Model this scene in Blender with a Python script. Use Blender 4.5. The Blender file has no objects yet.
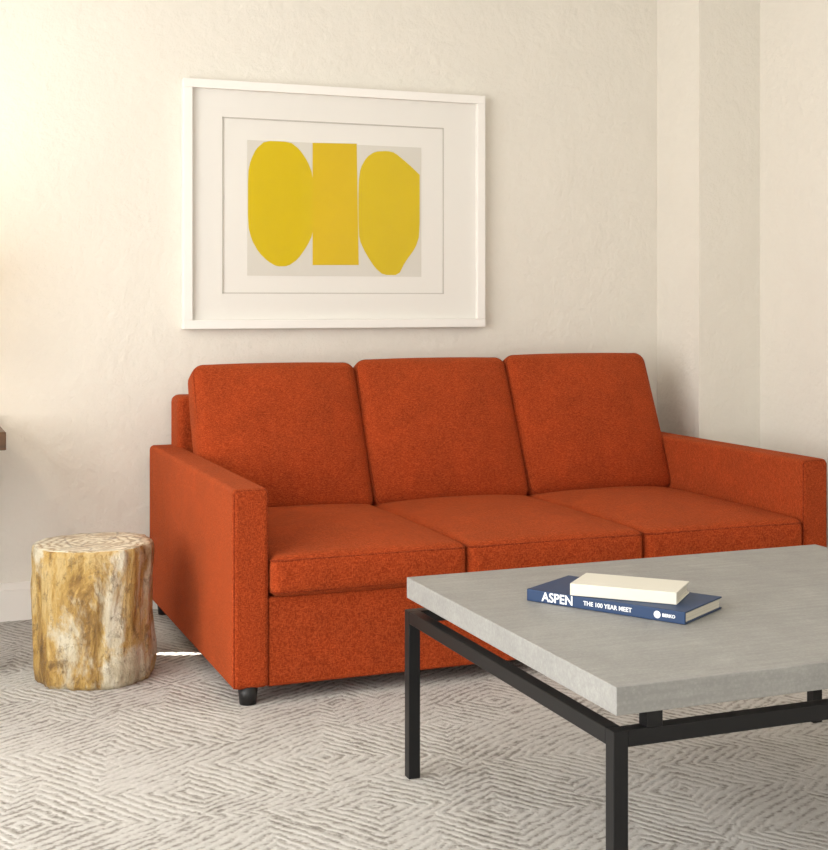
import bpy, bmesh, math, random
from mathutils import Vector, Matrix, noise
random.seed(4)
S = bpy.context.scene
S.view_settings.view_transform = 'Standard'
COL = S.collection

# ------------------------------------------------------------ node helpers
def lin(c):
    return tuple(((v/255)/12.92 if v/255 <= .04045 else ((v/255+.055)/1.055)**2.4) for v in c) + (1,)

class M:
    def __init__(s, name, rgb=(200,200,200), rough=.6, metal=0.0, spec=.5):
        s.m = bpy.data.materials.new(name); s.m.use_nodes = True
        s.nt = s.m.node_tree; s.b = s.nt.nodes['Principled BSDF']
        s.b.inputs['Base Color'].default_value = lin(rgb)
        s.b.inputs['Roughness'].default_value = rough
        s.b.inputs['Metallic'].default_value = metal
        s.b.inputs['Specular IOR Level'].default_value = spec
        s.tc = s.n('ShaderNodeTexCoord')
    def n(s, t, **kw):
        nd = s.nt.nodes.new(t)
        for k, v in kw.items():
            if hasattr(nd, k): setattr(nd, k, v)
        return nd
    def l(s, a, b): s.nt.links.new(a, b)
    def mapping(s, scale=(1,1,1), rot=(0,0,0), src='Object', vec=None):
        mp = s.n('ShaderNodeMapping')
        mp.inputs['Scale'].default_value = scale; mp.inputs['Rotation'].default_value = rot
        s.l(vec if vec else s.tc.outputs[src], mp.inputs['Vector']); return mp.outputs[0]
    def noise(s, vec, scale, detail=4, rough=.6, dist=0):
        t = s.n('ShaderNodeTexNoise'); t.inputs['Scale'].default_value = scale
        t.inputs['Detail'].default_value = detail; t.inputs['Roughness'].default_value = rough
        t.inputs['Distortion'].default_value = dist
        s.l(vec, t.inputs['Vector']); return t.outputs['Fac']
    def ramp(s, fac, stops):
        r = s.n('ShaderNodeValToRGB'); e = r.color_ramp.elements
        while len(e) < len(stops): e.new(.5)
        for i, (p, c) in enumerate(stops):
            e[i].position = p; e[i].color = lin(c) if len(c) == 3 else c
        s.l(fac, r.inputs[0]); return r.outputs[0]
    def math(s, op, a, b=None, c=None):
        m = s.n('ShaderNodeMath', operation=op)
        for i, v in enumerate((a, b, c)):
            if v is None: continue
            if isinstance(v, (int, float)): m.inputs[i].default_value = v
            else: s.l(v, m.inputs[i])
        return m.outputs[0]
    def mix(s, fac, a, b, mode='MIX'):
        m = s.n('ShaderNodeMix', data_type='RGBA', blend_type=mode)
        for i, v in ((0, fac), (6, a), (7, b)):
            if isinstance(v, (int, float)): m.inputs[i].default_value = v
            elif isinstance(v, tuple): m.inputs[i].default_value = lin(v)
            else: s.l(v, m.inputs[i])
        return m.outputs[2]
    def color(s, o): s.l(o, s.b.inputs['Base Color'])
    def bump(s, h, strength=.3, dist=.01):
        b = s.n('ShaderNodeBump'); b.inputs['Strength'].default_value = strength
        b.inputs['Distance'].default_value = dist
        s.l(h, b.inputs['Height']); s.l(b.outputs[0], s.b.inputs['Normal'])

# ------------------------------------------------------------ materials
def mk_wall(name, rgb):
    w = M(name, rgb, .8, spec=.3)
    v = w.mapping(src='Object')
    a = w.noise(v, 5, 6, .62, .3); c = w.noise(v, 36, 4, .6)
    rg = tuple(int(x*.975) for x in rgb)
    w.color(w.mix(a, rg, rgb))
    w.bump(w.math('ADD', w.math('MULTIPLY', a, 1.3), w.math('MULTIPLY', c, .45)), .5, .016)
    return w.m
WALL = mk_wall('wall_plaster', (230,225,214))
CEIL = mk_wall('ceiling_paint', (238,236,231))
TRIM = M('trim_paint', (234,230,222), .45).m

def mk_carpet():
    c = M('patterned_carpet', (210,204,196), .95, spec=.1)
    v0 = c.mapping(src='Object')
    def warp(vin, scale, amt, det=2):
        nz = c.n('ShaderNodeTexNoise'); nz.inputs['Scale'].default_value = scale; nz.inputs['Detail'].default_value = det
        c.l(vin, nz.inputs['Vector'])
        sub = c.n('ShaderNodeVectorMath', operation='SUBTRACT'); c.l(nz.outputs['Color'], sub.inputs[0]); sub.inputs[1].default_value = (.5,.5,.5)
        sc = c.n('ShaderNodeVectorMath', operation='SCALE'); c.l(sub.outputs[0], sc.inputs[0]); sc.inputs['Scale'].default_value = amt
        ad = c.n('ShaderNodeVectorMath', operation='ADD'); c.l(vin, ad.inputs[0]); c.l(sc.outputs[0], ad.inputs[1])
        return ad.outputs[0]
    v = warp(warp(v0, 2.5, .08), 40, .021)
    v = c.mapping(scale=(1.0,1.0,1), rot=(0,0,math.radians(14)), vec=v)
    vo = c.n('ShaderNodeTexVoronoi', voronoi_dimensions='2D', distance='MANHATTAN', feature='F1')
    vo.inputs['Scale'].default_value = 2.4; vo.inputs['Randomness'].default_value = .87
    c.l(v, vo.inputs['Vector'])
    ring = c.math('MULTIPLY', c.math('SINE', c.math('MULTIPLY', vo.outputs['Distance'], 2*math.pi*12.5)), 1.15)
    fib = c.noise(v0, 115, 3, .75)
    fade = c.noise(v0, 3.2, 3, .6)
    brk = c.noise(v0, 28, 2, .6)
    h = c.math('ADD', ring, c.math('MULTIPLY', c.math('SUBTRACT', fib, .5), 5.2))
    h = c.math('ADD', h, c.math('MULTIPLY', c.math('SUBTRACT', brk, .5), 4.3))
    h = c.math('ADD', h, c.math('MULTIPLY', c.math('SUBTRACT', fade, .5), 3.6))
    f = c.math('MULTIPLY_ADD', h, .29, .23)
    col = c.ramp(f, [(0,(226,223,217)),(.35,(218,214,208)),(.62,(184,179,171)),(1,(148,142,135))])
    fine = c.noise(v0, 380, 2, .6)
    col = c.mix(c.math('MULTIPLY', fine, .38), col, (160,155,149), 'MULTIPLY')
    c.color(col)
    c.bump(c.math('SUBTRACT', c.math('ADD', fine, fib), c.math('MULTIPLY', f, 1.0)), .75, .008)
    return c.m
CARPET = mk_carpet()

def mk_fabric(name, rgb):
    c = M(name, rgb, .9, spec=.1)
    v0 = c.mapping(src='Object')
    big = c.noise(v0, 9, 5, .65, .6)
    wv1 = c.noise(c.mapping(scale=(1,1,.35)), 330, 2, .7)
    wv2 = c.noise(c.mapping(scale=(.35,1,1)), 330, 2, .7)
    w = c.math('MAXIMUM', wv1, wv2)
    dk = tuple(int(x*.92) for x in rgb); lt = tuple(min(255, int(x*1.05)) for x in rgb)
    col = c.ramp(big, [(.3,dk),(.7,lt)])
    col = c.mix(c.ramp(w, [(.47,(0,0,0)),(.70,(255,255,255))]), c.mix(.5, col, (68,15,4)), c.mix(.16, col, (236,130,80)))
    c.color(col)
    c.b.inputs['Sheen Weight'].default_value = .18
    c.b.inputs['Sheen Roughness'].default_value = .5
    c.b.inputs['Sheen Tint'].default_value = lin((255,160,100))
    c.bump(c.math('ADD', w, c.math('MULTIPLY', big, .5)), .85, .006)
    return c.m
FAB = mk_fabric('burnt_orange_fabric', (187,71,28))
PIPE = mk_fabric('fabric_piping', (152,52,19))
BLACK = M('black_metal', (20,20,22), .42, .3).m
FOOT = M('dark_foot', (22,19,19), .5).m

def mk_top():
    c = M('grey_shagreen_top', (166,163,155), .5, spec=.4)
    v = c.mapping()
    a = c.noise(v, 9, 6, .7, .3)
    br = c.n('ShaderNodeTexVoronoi', distance='CHEBYCHEV'); br.inputs['Scale'].default_value = 130
    c.l(c.mapping(), br.inputs['Vector'])
    line = c.noise(c.mapping(scale=(5,90,90)), 1, 5, .7)
    grain = c.noise(v, 170, 3, .7)
    col = c.ramp(a, [(.25,(140,139,136)),(.55,(157,156,152)),(.8,(174,173,168))])
    col = c.mix(c.ramp(line, [(.40,(175,175,175)),(.62,(0,0,0))]), col, (128,127,124))
    col = c.mix(c.ramp(grain, [(.42,(150,150,150)),(.6,(0,0,0))]), col, (136,135,131))
    col = c.mix(c.ramp(br.outputs['Distance'], [(.15,(95,95,95)),(.45,(0,0,0))]), col, (192,191,185))
    c.color(col); c.bump(c.math('ADD', br.outputs['Distance'], grain), .25, .0015)
    return c.m
TOP = mk_top()

def mk_petrified_side():
    c = M('petrified_wood_side', (200,170,110), .36, spec=.5)
    st = c.noise(c.mapping(scale=(10,10,3.6)), 1, 9, .72, .8)
    pt = c.noise(c.mapping(scale=(4.5,4.5,3)), 1, 6, .70, .5)
    sp = c.noise(c.mapping(scale=(26,26,20)), 1, 6, .75, .3)
    fine = c.noise(c.mapping(scale=(90,90,36)), 1, 4, .7)
    gold = c.ramp(st, [(.3,(84,58,24)),(.42,(146,110,52)),(.5,(188,152,84)),(.58,(204,176,120)),(.7,(166,128,60)),(.82,(104,76,36))])
    cream = c.ramp(st, [(.3,(148,128,94)),(.5,(206,194,166)),(.7,(226,219,200))])
    col = c.mix(c.ramp(pt, [(.48,(0,0,0)),(.56,(255,255,255))]), gold, cream)
    col = c.mix(c.ramp(sp, [(.54,(0,0,0)),(.63,(200,200,200))]), col, (88,62,32))
    col = c.mix(c.ramp(fine, [(.55,(0,0,0)),(.7,(150,150,150))]), col, (80,58,32))
    c.color(col); c.bump(c.math('ADD', st, c.math('ADD', c.math('MULTIPLY', sp, .7), c.math('MULTIPLY', fine, .3))), .9, .018)
    return c.m
def mk_petrified_top():
    c = M('petrified_wood_top', (214,190,150), .33)
    v = c.mapping()
    w = c.n('ShaderNodeTexWave', wave_type='RINGS', rings_direction='Z')
    w.inputs['Scale'].default_value = 12; w.inputs['Distortion'].default_value = 7; w.inputs['Detail'].default_value = 5
    w.inputs['Detail Scale'].default_value = 2.4
    c.l(v, w.inputs['Vector'])
    a = c.noise(v, 13, 6, .75, .6)
    col = c.ramp(w.outputs['Fac'], [(0,(160,134,98)),(.3,(212,197,166)),(1,(232,223,202))])
    col = c.mix(c.ramp(a, [(.51,(0,0,0)),(.61,(200,200,200))]), col, (144,108,62))
    ck = c.n('ShaderNodeTexVoronoi', feature='DISTANCE_TO_EDGE'); ck.inputs['Scale'].default_value = 11
    c.l(v, ck.inputs['Vector'])
    col = c.mix(c.ramp(ck.outputs['Distance'], [(0,(200,200,200)),(.04,(0,0,0))]), col, (84,58,34))
    c.color(col); return c.m
PWS, PWT = mk_petrified_side(), mk_petrified_top()

def mk_wood(name, rgb):
    c = M(name, rgb, .45)
    a = c.noise(c.mapping(scale=(3,40,40)), 1, 5, .6, .5)
    c.color(c.ramp(a, [(.3, tuple(int(x*.7) for x in rgb)), (.7, rgb)])); return c.m
WOOD = mk_wood('walnut', (96,66,40))
FRAMEW = M('white_lacquer', (240,237,231), .4).m
MAT = M('mat_board', (232,229,222), .9, spec=.1).m
PAPER = M('print_paper', (214,210,200), .9, spec=.1).m
BEV = M('mat_bevel', (194,189,179), .9).m
def mk_yel(name, rgb):
    c = M(name, rgb, .8, spec=.1)
    a = c.noise(c.mapping(), 6, 3, .5)
    c.color(c.ramp(a, [(.3, tuple(int(x*.985) for x in rgb)), (.7, rgb)])); return c.m
YEL = mk_yel('yellow_ink', (212,184,6)); YEL2 = mk_yel('yellow_ink_light', (215,182,12))
def mk_glass():
    c = M('picture_glass'); nt = c.nt
    g = c.n('ShaderNodeBsdfGlossy'); g.inputs['Roughness'].default_value = .02
    t = c.n('ShaderNodeBsdfTransparent')
    mx = c.n('ShaderNodeMixShader'); mx.inputs[0].default_value = .04
    c.l(t.outputs[0], mx.inputs[1]); c.l(g.outputs[0], mx.inputs[2])
    c.l(mx.outputs[0], nt.nodes['Material Output'].inputs[0]); return c.m
GLASS = mk_glass()
BLUE = M('blue_cloth_cover', (10,48,88), .5).m
CREAM = M('cream_cover', (220,216,202), .6).m
def mk_pages():
    c = M('page_block', (225,219,202), .9)
    a = c.noise(c.mapping(scale=(1,1,900)), 1, 2, .5)
    c.color(c.ramp(a, [(.35,(190,184,168)),(.65,(232,227,212))])); return c.m
PAGES = mk_pages()
INK = M('white_foil', (238,240,242), .6).m
def mk_shade():
    c = M('linen_shade'); 
    d = c.n('ShaderNodeBsdfDiffuse'); d.inputs[0].default_value = lin((240,228,205))
    t = c.n('ShaderNodeBsdfTranslucent'); t.inputs[0].default_value = lin((250,232,200))
    mx = c.n('ShaderNodeMixShader'); mx.inputs[0].default_value = .55
    c.l(d.outputs[0], mx.inputs[1]); c.l(t.outputs[0], mx.inputs[2]); c.l(mx.outputs[0], c.nt.nodes['Material Output'].inputs[0]); return c.m
SHADE = mk_shade()
BRASS = M('brass', (170,130,70), .35, .9).m

# ------------------------------------------------------------ mesh helpers
def obj(name, bm, mats, parent=None, smooth=False, loc=(0,0,0)):
    me = bpy.data.meshes.new(name)
    bmesh.ops.recalc_face_normals(bm, faces=bm.faces)
    bm.to_mesh(me); bm.free()
    for m in (mats if isinstance(mats, (list, tuple)) else [mats]): me.materials.append(m)
    if smooth:
        for p in me.polygons: p.use_smooth = True
    o = bpy.data.objects.new(name, me); COL.objects.link(o); o.location = loc
    if parent: o.parent = parent
    return o
def empty(name, loc=(0,0,0), rz=0):
    e = bpy.data.objects.new(name, None); e.empty_display_size = .1
    e.location = loc; e.rotation_euler = (0,0,rz); COL.objects.link(e); return e
def addbox(bm, lo, hi):
    vs = [bm.verts.new((x,y,z)) for z in (lo[2],hi[2]) for y in (lo[1],hi[1]) for x in (lo[0],hi[0])]
    for f in ((0,1,3,2),(4,6,7,5),(0,4,5,1),(2,3,7,6),(0,2,6,4),(1,5,7,3)):
        bm.faces.new([vs[i] for i in f])
def box(name, lo, hi, mat, parent=None, bev=0, seg=3):
    lo = Vector(lo); hi = Vector(hi); c = (lo+hi)/2
    bm = bmesh.new(); addbox(bm, lo-c, hi-c)
    o = obj(name, bm, mat, parent, loc=c)
    if bev:
        m = o.modifiers.new('bevel', 'BEVEL'); m.width = bev; m.segments = seg; m.limit_method = 'NONE'
        for p in o.data.polygons: p.use_smooth = True
        w = o.modifiers.new('wn', 'WEIGHTED_NORMAL'); w.keep_sharp = False
    return o
def boxes(name, lst, mat, parent=None):
    bm = bmesh.new()
    for lo, hi in lst: addbox(bm, lo, hi)
    return obj(name, bm, mat, parent)
def lathe(name, prof, mat, loc, parent=None, n=40, smooth=True):
    bm = bmesh.new(); rings = []
    for r, z in prof: rings.append([bm.verts.new((r*math.cos(2*math.pi*i/n), r*math.sin(2*math.pi*i/n), z)) for i in range(n)])
    for a, b in zip(rings, rings[1:]):
        for i in range(n): bm.faces.new((a[i], a[(i+1)%n], b[(i+1)%n], b[i]))
    bm.faces.new(rings[0][::-1]); bm.faces.new(rings[-1])
    return obj(name, bm, mat, parent, smooth, loc)
def axis_pts(h, r, n=14):
    pts = [h-r*(1-math.sin(math.radians(a))) for a in (0,15,30,45,60,75,90)]
    inner = [(-1+2*i/n)*(h-r) for i in range(1, n)]
    return sorted([-p for p in pts] + inner + pts)
def puffed(name, hx, hy, hz, r, bulge, mat, parent, seed=0, bulge_side=.004, rip=.004):
    """rounded, stuffed cushion: half sizes hx,hy,hz; crown on +-z"""
    A = [axis_pts(hx, r), axis_pts(hy, r), axis_pts(hz, min(r, hz*.98), 4)]
    H = (hx, hy, hz); bm = bmesh.new()
    for ax in range(3):
        u, v = [i for i in range(3) if i != ax]
        for s in (-1, 1):
            g = []
            for a in A[u]:
                row = []
                for b in A[v]:
                    p = [0,0,0]; p[ax] = s*H[ax]; p[u] = a; p[v] = b
                    row.append(bm.verts.new(p))
                g.append(row)
            for i in range(len(g)-1):
                for j in range(len(g[0])-1):
                    bm.faces.new((g[i][j], g[i+1][j], g[i+1][j+1], g[i][j+1]))
    bmesh.ops.remove_doubles(bm, verts=bm.verts, dist=1e-5)
    rr = min(r, hz*.98)
    for vt in bm.verts:
        p = vt.co.copy()
        inn = Vector((max(-(hx-rr), min(hx-rr, p.x)), max(-(hy-rr), min(hy-rr, p.y)), max(-(hz-rr), min(hz-rr, p.z))))
        d = p-inn
        if d.length > 1e-7: p = inn + d.normalized()*rr
        fx = max(0, 1-abs(p.x/hx)**2.4); fy = max(0, 1-abs(p.y/hy)**2.4); fz = max(0, 1-abs(p.z/hz)**2)
        w = noise.noise(Vector((p.x*6+seed*7, p.y*6, p.z*3+seed)))*rip
        p.z += (1 if p.z > 0 else -1)*(bulge*fx*fy)*min(1, abs(p.z/hz)) + w*fx*fy
        p.x += (1 if p.x > 0 else -1)*bulge_side*fy*fz*min(1, abs(p.x/hx))**3
        p.y += (1 if p.y > 0 else -1)*bulge_side*fx*fz*min(1, abs(p.y/hy))**3
        vt.co = p
    return obj(name, bm, mat, parent, True)
def piping(name, hx, hy, z, cr, rad, mat, parent):
    cu = bpy.data.curves.new(name, 'CURVE'); cu.dimensions = '3D'; cu.bevel_depth = rad; cu.bevel_resolution = 2
    pts = []
    for cx, cy, a0 in ((1,1,0),(-1,1,90),(-1,-1,180),(1,-1,270)):
        for k in range(7):
            a = math.radians(a0+15*k)
            pts.append((cx*(hx-cr)+cr*math.cos(a), cy*(hy-cr)+cr*math.sin(a), z))
    sp = cu.splines.new('POLY'); sp.points.add(len(pts)-1)
    for q, p in zip(sp.points, pts): q.co = (*p, 1)
    sp.use_cyclic_u = True; cu.materials.append(mat)
    o = bpy.data.objects.new(name, cu); COL.objects.link(o); o.parent = parent; return o

# ------------------------------------------------------------ room
XL, XR, YB, YF, ZC = -1.6, 3.276, 4.84, -1.3, 2.7
box('floor', (XL-.1, YF-.1, -.1), (XR+.1, YB+.1, 0), CARPET)
box('ceiling', (XL-.1, YF-.1, ZC), (XR+.1, YB+.1, ZC+.1), CEIL)
box('wall_back', (XL-.1, YB, 0), (XR+.1, YB+.1, ZC), WALL)
box('wall_right', (XR, YF-.1, 0), (XR+.1, YB, ZC), WALL)
box('wall_pillar', (2.99, 4.53, 0), (XR, YB, ZC), WALL)
WY0, WY1, WZ0, WZ1 = .2, 3.6, .35, 2.4
boxes('wall_left', [((XL-.1,YF-.1,0),(XL,WY0,ZC)), ((XL-.1,WY1,0),(XL,YB,ZC)), ((XL-.1,WY0,0),(XL,WY1,WZ0)), ((XL-.1,WY0,WZ1),(XL,WY1,ZC))], WALL)
FX0, FX1 = -.9, 2.4
boxes('wall_front', [((XL,YF-.1,0),(FX0,YF,ZC)), ((FX1,YF-.1,0),(XR,YF,ZC)), ((FX0,YF-.1,0),(FX1,YF,WZ0)), ((FX0,YF-.1,WZ1),(FX1,YF,ZC))], WALL)
t = .05
boxes('window_1', [((XL-.08,WY0,WZ0),(XL-.02,WY0+t,WZ1)), ((XL-.08,WY1-t,WZ0),(XL-.02,WY1,WZ1)), ((XL-.08,WY0,WZ0),(XL-.02,WY1,WZ0+t)),
    ((XL-.08,WY0,WZ1-t),(XL-.02,WY1,WZ1)), ((XL-.07,1.88,WZ0),(XL-.03,1.92,WZ1))], TRIM)
boxes('window_2', [((FX0,YF-.08,WZ0),(FX0+t,YF-.02,WZ1)), ((FX1-t,YF-.08,WZ0),(FX1,YF-.02,WZ1)), ((FX0,YF-.08,WZ0),(FX1,YF-.02,WZ0+t)),
    ((FX0,YF-.08,WZ1-t),(FX1,YF-.02,WZ1)), ((.73,YF-.07,WZ0),(.77,YF-.03,WZ1))], TRIM)
boxes('baseboard_back', [((XL,YB-.016,0),(2.99,YB,.105)), ((XL,YB-.010,.105),(2.99,YB,.13))], TRIM)
boxes('baseboard_right', [((XR-.016,YF,0),(XR,4.53,.105)), ((XR-.010,YF,.105),(XR,4.53,.13))], TRIM)
boxes('baseboard_left', [((XL,YF,0),(XL+.016,YB-.02,.105)), ((XL,YF,.105),(XL+.010,YB-.02,.13))], TRIM)

# ------------------------------------------------------------ sofa
sofa = empty('sofa', (1.87, 4.18, 0))
def P(x, y, z): return (x-1.87, y-4.18, z)
L0, L1, R0, R1 = .880, .983, 2.746, 2.846
FY, BY = 3.57, 4.80
box('arm_left', P(L0,FY,.045), P(L1,BY,.59), FAB, sofa, .016, 4)
box('arm_right', P(R0,FY,.045), P(R1,BY,.59), FAB, sofa, .016, 4)
box('base', P(L1-.002,FY+.006,.045), P(R0+.002,BY-.01,.290), FAB, sofa, .008, 3)
box('back_frame', P(.955,4.665,.2), P(2.77,BY,.768), FAB, sofa, .026, 5)
def tube(name, pts, rad, mat, parent, cyc=False):
    cu = bpy.data.curves.new(name, 'CURVE'); cu.dimensions = '3D'; cu.bevel_depth = rad; cu.bevel_resolution = 2
    sp = cu.splines.new('POLY'); sp.points.add(len(pts)-1)
    for q, p in zip(sp.points, pts): q.co = (*p, 1)
    sp.use_cyclic_u = cyc; cu.materials.append(mat)
    o = bpy.data.objects.new(name, cu); COL.objects.link(o); o.parent = parent
for i, (a, b) in enumerate(((L0, L1), (R0, R1))):
    e = .005
    tube('arm_welt_%d' % (i+1), [P(a+e,FY+e,.05), P(a+e,FY+e,.575), P(a+.012,FY+e,.585), P(b-.012,FY+e,.585), P(b-e,FY+e,.575), P(b-e,FY+e,.05)], .0022, PIPE, sofa)
W = (R0-L1)/3
for i in range(3):
    cx = L1 + W*(i+.5)
    g = empty('seat_group_%d' % (i+1)); g.parent = sofa
    y0, y1 = 3.556, 4.44
    g.location = P(cx, (y0+y1)/2, .347)
    puffed('seat_cushion_%d' % (i+1), W/2-.002, (y1-y0)/2, .057, .028, .030, FAB, g, i+1, .006, .006)
    for s in (1, -1): piping('seat_welt', W/2-.005, (y1-y0)/2-.004, s*.043, .026, .0034, PIPE, g)
    g2 = empty('back_group_%d' % (i+1)); g2.parent = sofa
    th = math.radians(24.5)
    T = .15; Hh = .545
    fy, fz = 4.436, .653
    cy = fy + math.cos(th)*T/2; cz = fz - math.sin(th)*T/2
    ex = (0,.003,.009)[i]
    g2.location = P(cx+ex, cy, cz + (-.006, .003, .011)[i])
    g2.rotation_euler = (math.radians(90)-th, 0, 0)
    puffed('back_cushion_%d' % (i+1), W/2-.002+ex*.7, Hh/2, T/2-.008, .038, .044, FAB, g2, i+11, .008, .009)
    piping('back_welt', W/2-.006+ex*.7, Hh/2-.006, (T/2-.029), .036, .0040, PIPE, g2)
for i, (x, y) in enumerate(((.930,3.600),(2.80,3.605),(.925,4.74),(2.80,4.74))):
    lathe('foot_%d' % (i+1), [(.023,0),(.028,.05)], FOOT, P(x,y,0), sofa, 24)

# ------------------------------------------------------------ coffee table
ct = empty('coffee_table', (1.71, 2.4375, 0))
def Q(x, y, z): return (x-1.71, y-2.4375, z)
TX0, TX1, TY0, TY1 = 1.131, 2.285, 1.957, 2.918
box('tabletop', Q(TX0,TY0,.412), Q(TX1,TY1,.46), TOP, ct, .002, 2)
lw = .028; bm = bmesh.new(); X0 = 1.126
for x in (X0, TX1-lw):
    for y in (TY0, TY1-lw): addbox(bm, Q(x,y,0), Q(x+lw,y+lw,.386))
for y in (TY0, TY1-lw): addbox(bm, Q(X0+lw,y,.358), Q(TX1-lw,y+lw,.386))
for x in (X0, TX1-lw): addbox(bm, Q(x,TY0+lw,.358), Q(x+lw,TY1-lw,.386))
o = obj('steel_frame', bm, BLACK, ct)
m = o.modifiers.new('bevel','BEVEL'); m.width = .0015; m.segments = 2
bm = bmesh.new()
for x in (TX0+.06, TX1-.09):
    for y in (TY0+.002, TY1-.03): addbox(bm, Q(x,y,.385), Q(x+.03,y+.026,.413))
obj('standoffs', bm, BLACK, ct)

# ------------------------------------------------------------ books
def book(name, cx, cy, z, L, Wd, T, rz, cover, txt=False):
    b = empty(name, (cx,cy,z), math.radians(rz))
    c = .003
    box('cover_bottom', (-L/2,-Wd/2,0), (L/2,Wd/2,c), cover, b, .0008, 2)
    box('cover_top', (-L/2,-Wd/2,T-c), (L/2,Wd/2,T), cover, b, .0008, 2)
    box('spine', (-L/2,-Wd/2-.001,0), (L/2,-Wd/2+.004,T), cover, b, .0015, 3)
    box('pages', (-L/2+.004,-Wd/2+.004,c), (L/2-.004,Wd/2-.005,T-c), PAGES, b)
    return b
BW = .176
b1 = book('hardcover_book', 1.453, 2.486, .4605, .366, BW, .025, -58, BLUE)
def text(name, s, size, x, z, parent, y, sx=1, off=.0003):
    cu = bpy.data.curves.new(name, 'FONT'); cu.body = s; cu.size = size; cu.extrude = .0002; cu.offset = off
    cu.align_y = 'CENTER'; cu.materials.append(INK)
    o = bpy.data.objects.new(name, cu); COL.objects.link(o); o.parent = parent
    o.location = (x, y, z); o.rotation_euler = (math.radians(90),0,0); o.scale = (sx,1,1)
ty = -BW/2-.0017
text('title_text', 'ASPEN', .027, -.145, .0125, b1, ty, .96, .0006)
text('subtitle_text', 'THE 100 YEAR MEET', .0125, -.045, .0125, b1, ty)
text('author_text', 'BERKO', .009, .134, .0125, b1, ty)
bm = bmesh.new(); bmesh.ops.create_circle(bm, cap_ends=True, radius=.0075, segments=24)
o = obj('publisher_mark', bm, INK, b1, loc=(.123,ty,.0125)); o.rotation_euler = (math.radians(90),0,0)
b2 = book('paperback_book', 1.457, 2.465, .4860, .224, .120, .025, -45, CREAM)

# ------------------------------------------------------------ petrified wood stump
bm = bmesh.new(); n = 140; rings = []; H = .390
prof = [(0,.95),(.010,.99),(.04,1.01),(.1,1.0),(.16,.985),(.22,.975),(.28,.98),(.33,.99),(.368,.995),(.382,.985),(.390,.965)]
def rad(a, z):
    d = Vector((math.cos(a), math.sin(a), 0))
    r = .174 + .016*noise.noise(d*1.3+Vector((3,1,z*1.6))) + .010*noise.noise(d*4+Vector((0,5,z*3))) + .007*noise.noise(d*11+Vector((9,2,z*6))) + .0025*noise.noise(d*30+Vector((9,2,z*20)))
    return r
zz = []
for k in range(len(prof)-1):
    (z0,f0),(z1,f1) = prof[k], prof[k+1]
    for j in range(4): zz.append((z0+(z1-z0)*j/4, f0+(f1-f0)*j/4))
zz.append(prof[-1])
for z, f in zz:
    rings.append([bm.verts.new((rad(2*math.pi*i/n, z)*f*math.cos(2*math.pi*i/n), rad(2*math.pi*i/n, z)*f*math.sin(2*math.pi*i/n), z)) for i in range(n)])
for a, b in zip(rings, rings[1:]):
    for i in range(n):
        bm.faces.new((a[i], a[(i+1)%n], b[(i+1)%n], b[i]))
prev = rings[-1]
for s in (.8,.6,.4,.2):
    cur = [bm.verts.new((v.co.x*s, v.co.y*s, H+.002*noise.noise(Vector((v.co.x*s*20, v.co.y*s*20, 1))))) for v in rings[-1]]
    for i in range(n):
        f = bm.faces.new((prev[i], prev[(i+1)%n], cur[(i+1)%n], cur[i])); f.material_index = 1
    prev = cur
f = bm.faces.new(prev); f.material_index = 1
bm.faces.new(rings[0][::-1])
obj('petrified_wood_stool', bm, [PWS, PWT], None, True, (.584,4.045,0))

# ------------------------------------------------------------ framed print
pa = empty('framed_art_print', (1.5955, 4.84, 1.45))
def R(x, y, z): return (x-1.5955, y-4.84, z-1.45)
fx0, fx1, fz0, fz1, fw = 1.004, 2.189, .999, 1.90, .032
fl = [((fx0,4.797,fz1-fw),(fx1,4.838,fz1)), ((fx0,4.797,fz0),(fx1,4.838,fz0+fw)),
      ((fx0,4.797,fz0+fw),(fx0+fw,4.838,fz1-fw)), ((fx1-fw,4.797,fz0+fw),(fx1,4.838,fz1-fw))]
for i, (a, b) in enumerate(fl): box('frame_rail_%d' % (i+1), R(*a), R(*b), FRAMEW, pa, .0015, 2)
mx0, mx1, mz0, mz1 = 1.149, 2.023, 1.127, 1.770
boxes('mat_board', [(R(fx0+.03,4.819,mz1),R(fx1-.03,4.823,fz1-.03)), (R(fx0+.03,4.819,fz0+.03),R(fx1-.03,4.823,mz0)),
      (R(fx0+.03,4.819,mz0),R(mx0,4.823,mz1)), (R(mx1,4.819,mz0),R(fx1-.03,4.823,mz1))], MAT, pa)
e = .004
boxes('mat_bevel', [(R(mx0,4.8195,mz1-e),R(mx1,4.8235,mz1)), (R(mx0,4.8195,mz0),R(mx1,4.8235,mz0+e)),
      (R(mx0,4.8195,mz0),R(mx0+e,4.8235,mz1)), (R(mx1-e,4.8195,mz0),R(mx1,4.8235,mz1))], BEV, pa)
box('backing', R(mx0-.02,4.824,mz0-.02), R(mx1+.02,4.828,mz1+.02), MAT, pa)
box('print_sheet', R(1.243,4.8228,1.193), R(1.930,4.8242,1.690), PAPER, pa)
A = [(.066,.590),(.159,.590),(.195,.565),(.2280,.520),(.2470,.472),(.2480,.400),(.2480,.300),(.2470,.248),(.2270,.206),(.190,.155),(.152,.129),(.110,.127),(.075,.146),(.041,.178),(.014,.224),(0,.278),(0,.470),(.010,.515),(.030,.558)]
B = [(.2470,.590),(.421,.594),(.429,.136),(.2470,.134)]
C = [(.429,.452),(.436,.503),(.461,.545),(.494,.567),(.545,.572),(.575,.566),(.628,.527),(.6765,.486),(.677,.484),(.677,.255),(.660,.205),(.616,.148),(.590,.099),(.528,.099),(.494,.126),(.457,.180),(.431,.232),(.4275,.30),(.4275,.40)]
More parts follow.
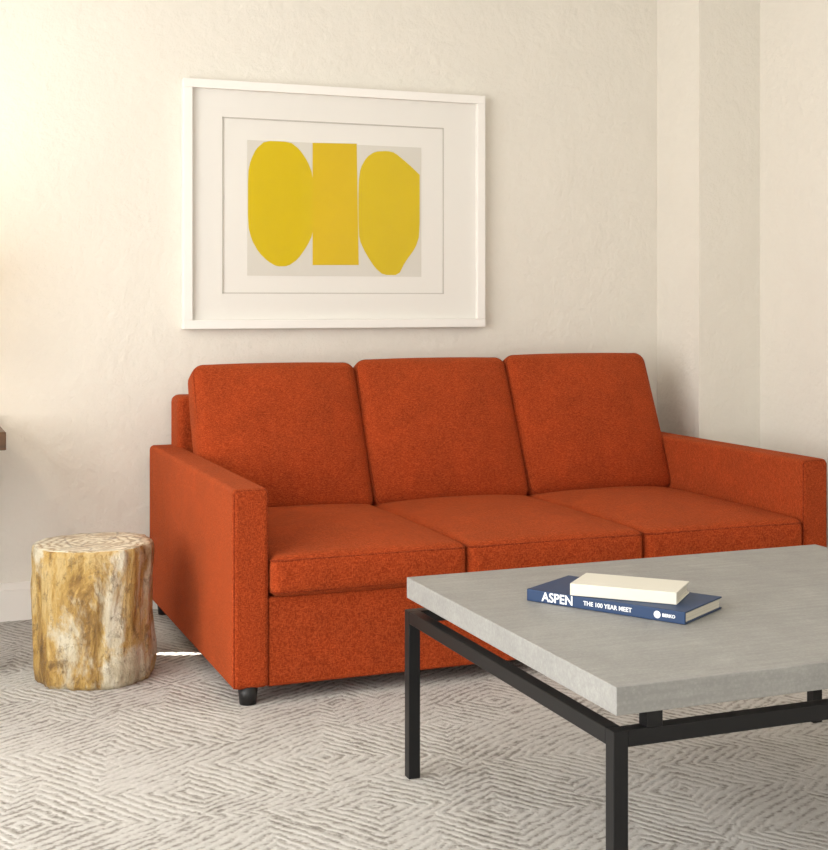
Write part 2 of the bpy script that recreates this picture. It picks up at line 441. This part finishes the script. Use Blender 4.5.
def chaikin(p):
    out = []
    for i in range(len(p)):
        a, b = p[i], p[(i+1) % len(p)]
        out += [(a[0]*.8+b[0]*.2, a[1]*.8+b[1]*.2), (a[0]*.2+b[0]*.8, a[1]*.2+b[1]*.8)]
    return out
for i, s in enumerate((A, B, C)):
    if i != 1: s = chaikin(s)
    bm = bmesh.new()
    vs = [bm.verts.new(R(1.246+x, 4.8222-.0001*i, 1.1+z)) for x, z in s]
    bmesh.ops.triangle_fill(bm, edges=[bm.edges.new((vs[k], vs[(k+1) % len(vs)])) for k in range(len(vs))], use_beauty=True)
    obj('yellow_form_%d' % (i+1), bm, YEL2 if i == 1 else YEL, pa)
bm = bmesh.new(); vs = [bm.verts.new(R(*p)) for p in ((fx0+.03,4.808,fz0+.03),(fx1-.03,4.808,fz0+.03),(fx1-.03,4.808,fz1-.03),(fx0+.03,4.808,fz1-.03))]
bm.faces.new(vs); obj('glazing', bm, GLASS, pa)

# ------------------------------------------------------------ desk with lamp (only its corner shows)
dk = empty('writing_desk', (-.28, 4.45, 0))
def D(x, y, z): return (x+.28, y-4.45, z)
box('desk_top', D(-.9,4.12,.662), D(.338,4.80,.716), WOOD, dk, .003, 2)
for i, (x, y) in enumerate(((-.88,4.14),(.20,4.14),(-.88,4.74),(.20,4.74))):
    box('desk_leg_%d' % (i+1), D(x,y,0), D(x+.045,y+.045,.664), WOOD, dk, .002, 2)
box('desk_apron', D(-.85,4.155,.58), D(.21,4.175,.663), WOOD, dk)
lp = empty('table_lamp', (-.02, 4.50, .716))
lathe('lamp_base', [(.075,0),(.075,.012),(.02,.02),(.045,.10),(.06,.18),(.045,.26),(.012,.30),(.010,.40)], BRASS, (0,0,0), lp)
bm = bmesh.new(); nn = 48
r0 = [bm.verts.new((.17*math.cos(2*math.pi*i/nn), .17*math.sin(2*math.pi*i/nn), .38)) for i in range(nn)]
r1 = [bm.verts.new((.14*math.cos(2*math.pi*i/nn), .14*math.sin(2*math.pi*i/nn), .62)) for i in range(nn)]
for i in range(nn): bm.faces.new((r0[i], r0[(i+1)%nn], r1[(i+1)%nn], r1[i]))
obj('lamp_shade', bm, SHADE, lp, True)
ld = bpy.data.lights.new('bulb', 'POINT'); ld.energy = 6.5; ld.color = (1,.88,.74); ld.shadow_soft_size = .04
lo = bpy.data.objects.new('bulb', ld); COL.objects.link(lo); lo.parent = lp; lo.location = (0,0,.5)

# ------------------------------------------------------------ light
def area(name, loc, rot, sx, sy, e, col):
    l = bpy.data.lights.new(name, 'AREA'); l.shape = 'RECTANGLE'; l.size = sx; l.size_y = sy; l.energy = e; l.color = col
    o = bpy.data.objects.new(name, l); COL.objects.link(o); o.location = loc; o.rotation_euler = rot
area('window_daylight_left', (XL-.12,1.9,1.38), (0,math.radians(-90),0), 2.05, 3.4, 170, (1,.99,.975))
area('window_daylight_front', (.75,YF-.12,1.38), (math.radians(90),0,0), 3.3, 2.05, 26, (1,.995,.985))
# narrow spot added inside the room to draw the sun streak on the carpet
sl = bpy.data.lights.new('sun_sliver_spot', 'SPOT'); sl.energy = 1500; sl.color = (1,.95,.86); sl.spot_size = math.radians(1.5); sl.spot_blend = .4; sl.shadow_soft_size = .002
so = bpy.data.objects.new('sun_sliver_spot', sl); COL.objects.link(so); so.location = (-.60,4.77,.36)
so.rotation_euler = (Vector((.85,4.19,0))-so.location).to_track_quat('-Z','Y').to_euler()
w = bpy.data.worlds.new('sky'); S.world = w; w.use_nodes = True
w.node_tree.nodes['Background'].inputs[0].default_value = (1,.99,.97,1)
w.node_tree.nodes['Background'].inputs[1].default_value = .6

# ------------------------------------------------------------ camera
cd = bpy.data.cameras.new('camera'); co = bpy.data.objects.new('camera', cd); COL.objects.link(co)
co.location = (0,0,1.1); co.rotation_euler = (math.radians(90), 0, math.radians(-21.5))
cd.sensor_fit = 'HORIZONTAL'; cd.sensor_width = 36; cd.lens = 1350/828*36
cd.shift_y = -124/828; cd.clip_start = .05
S.camera = co
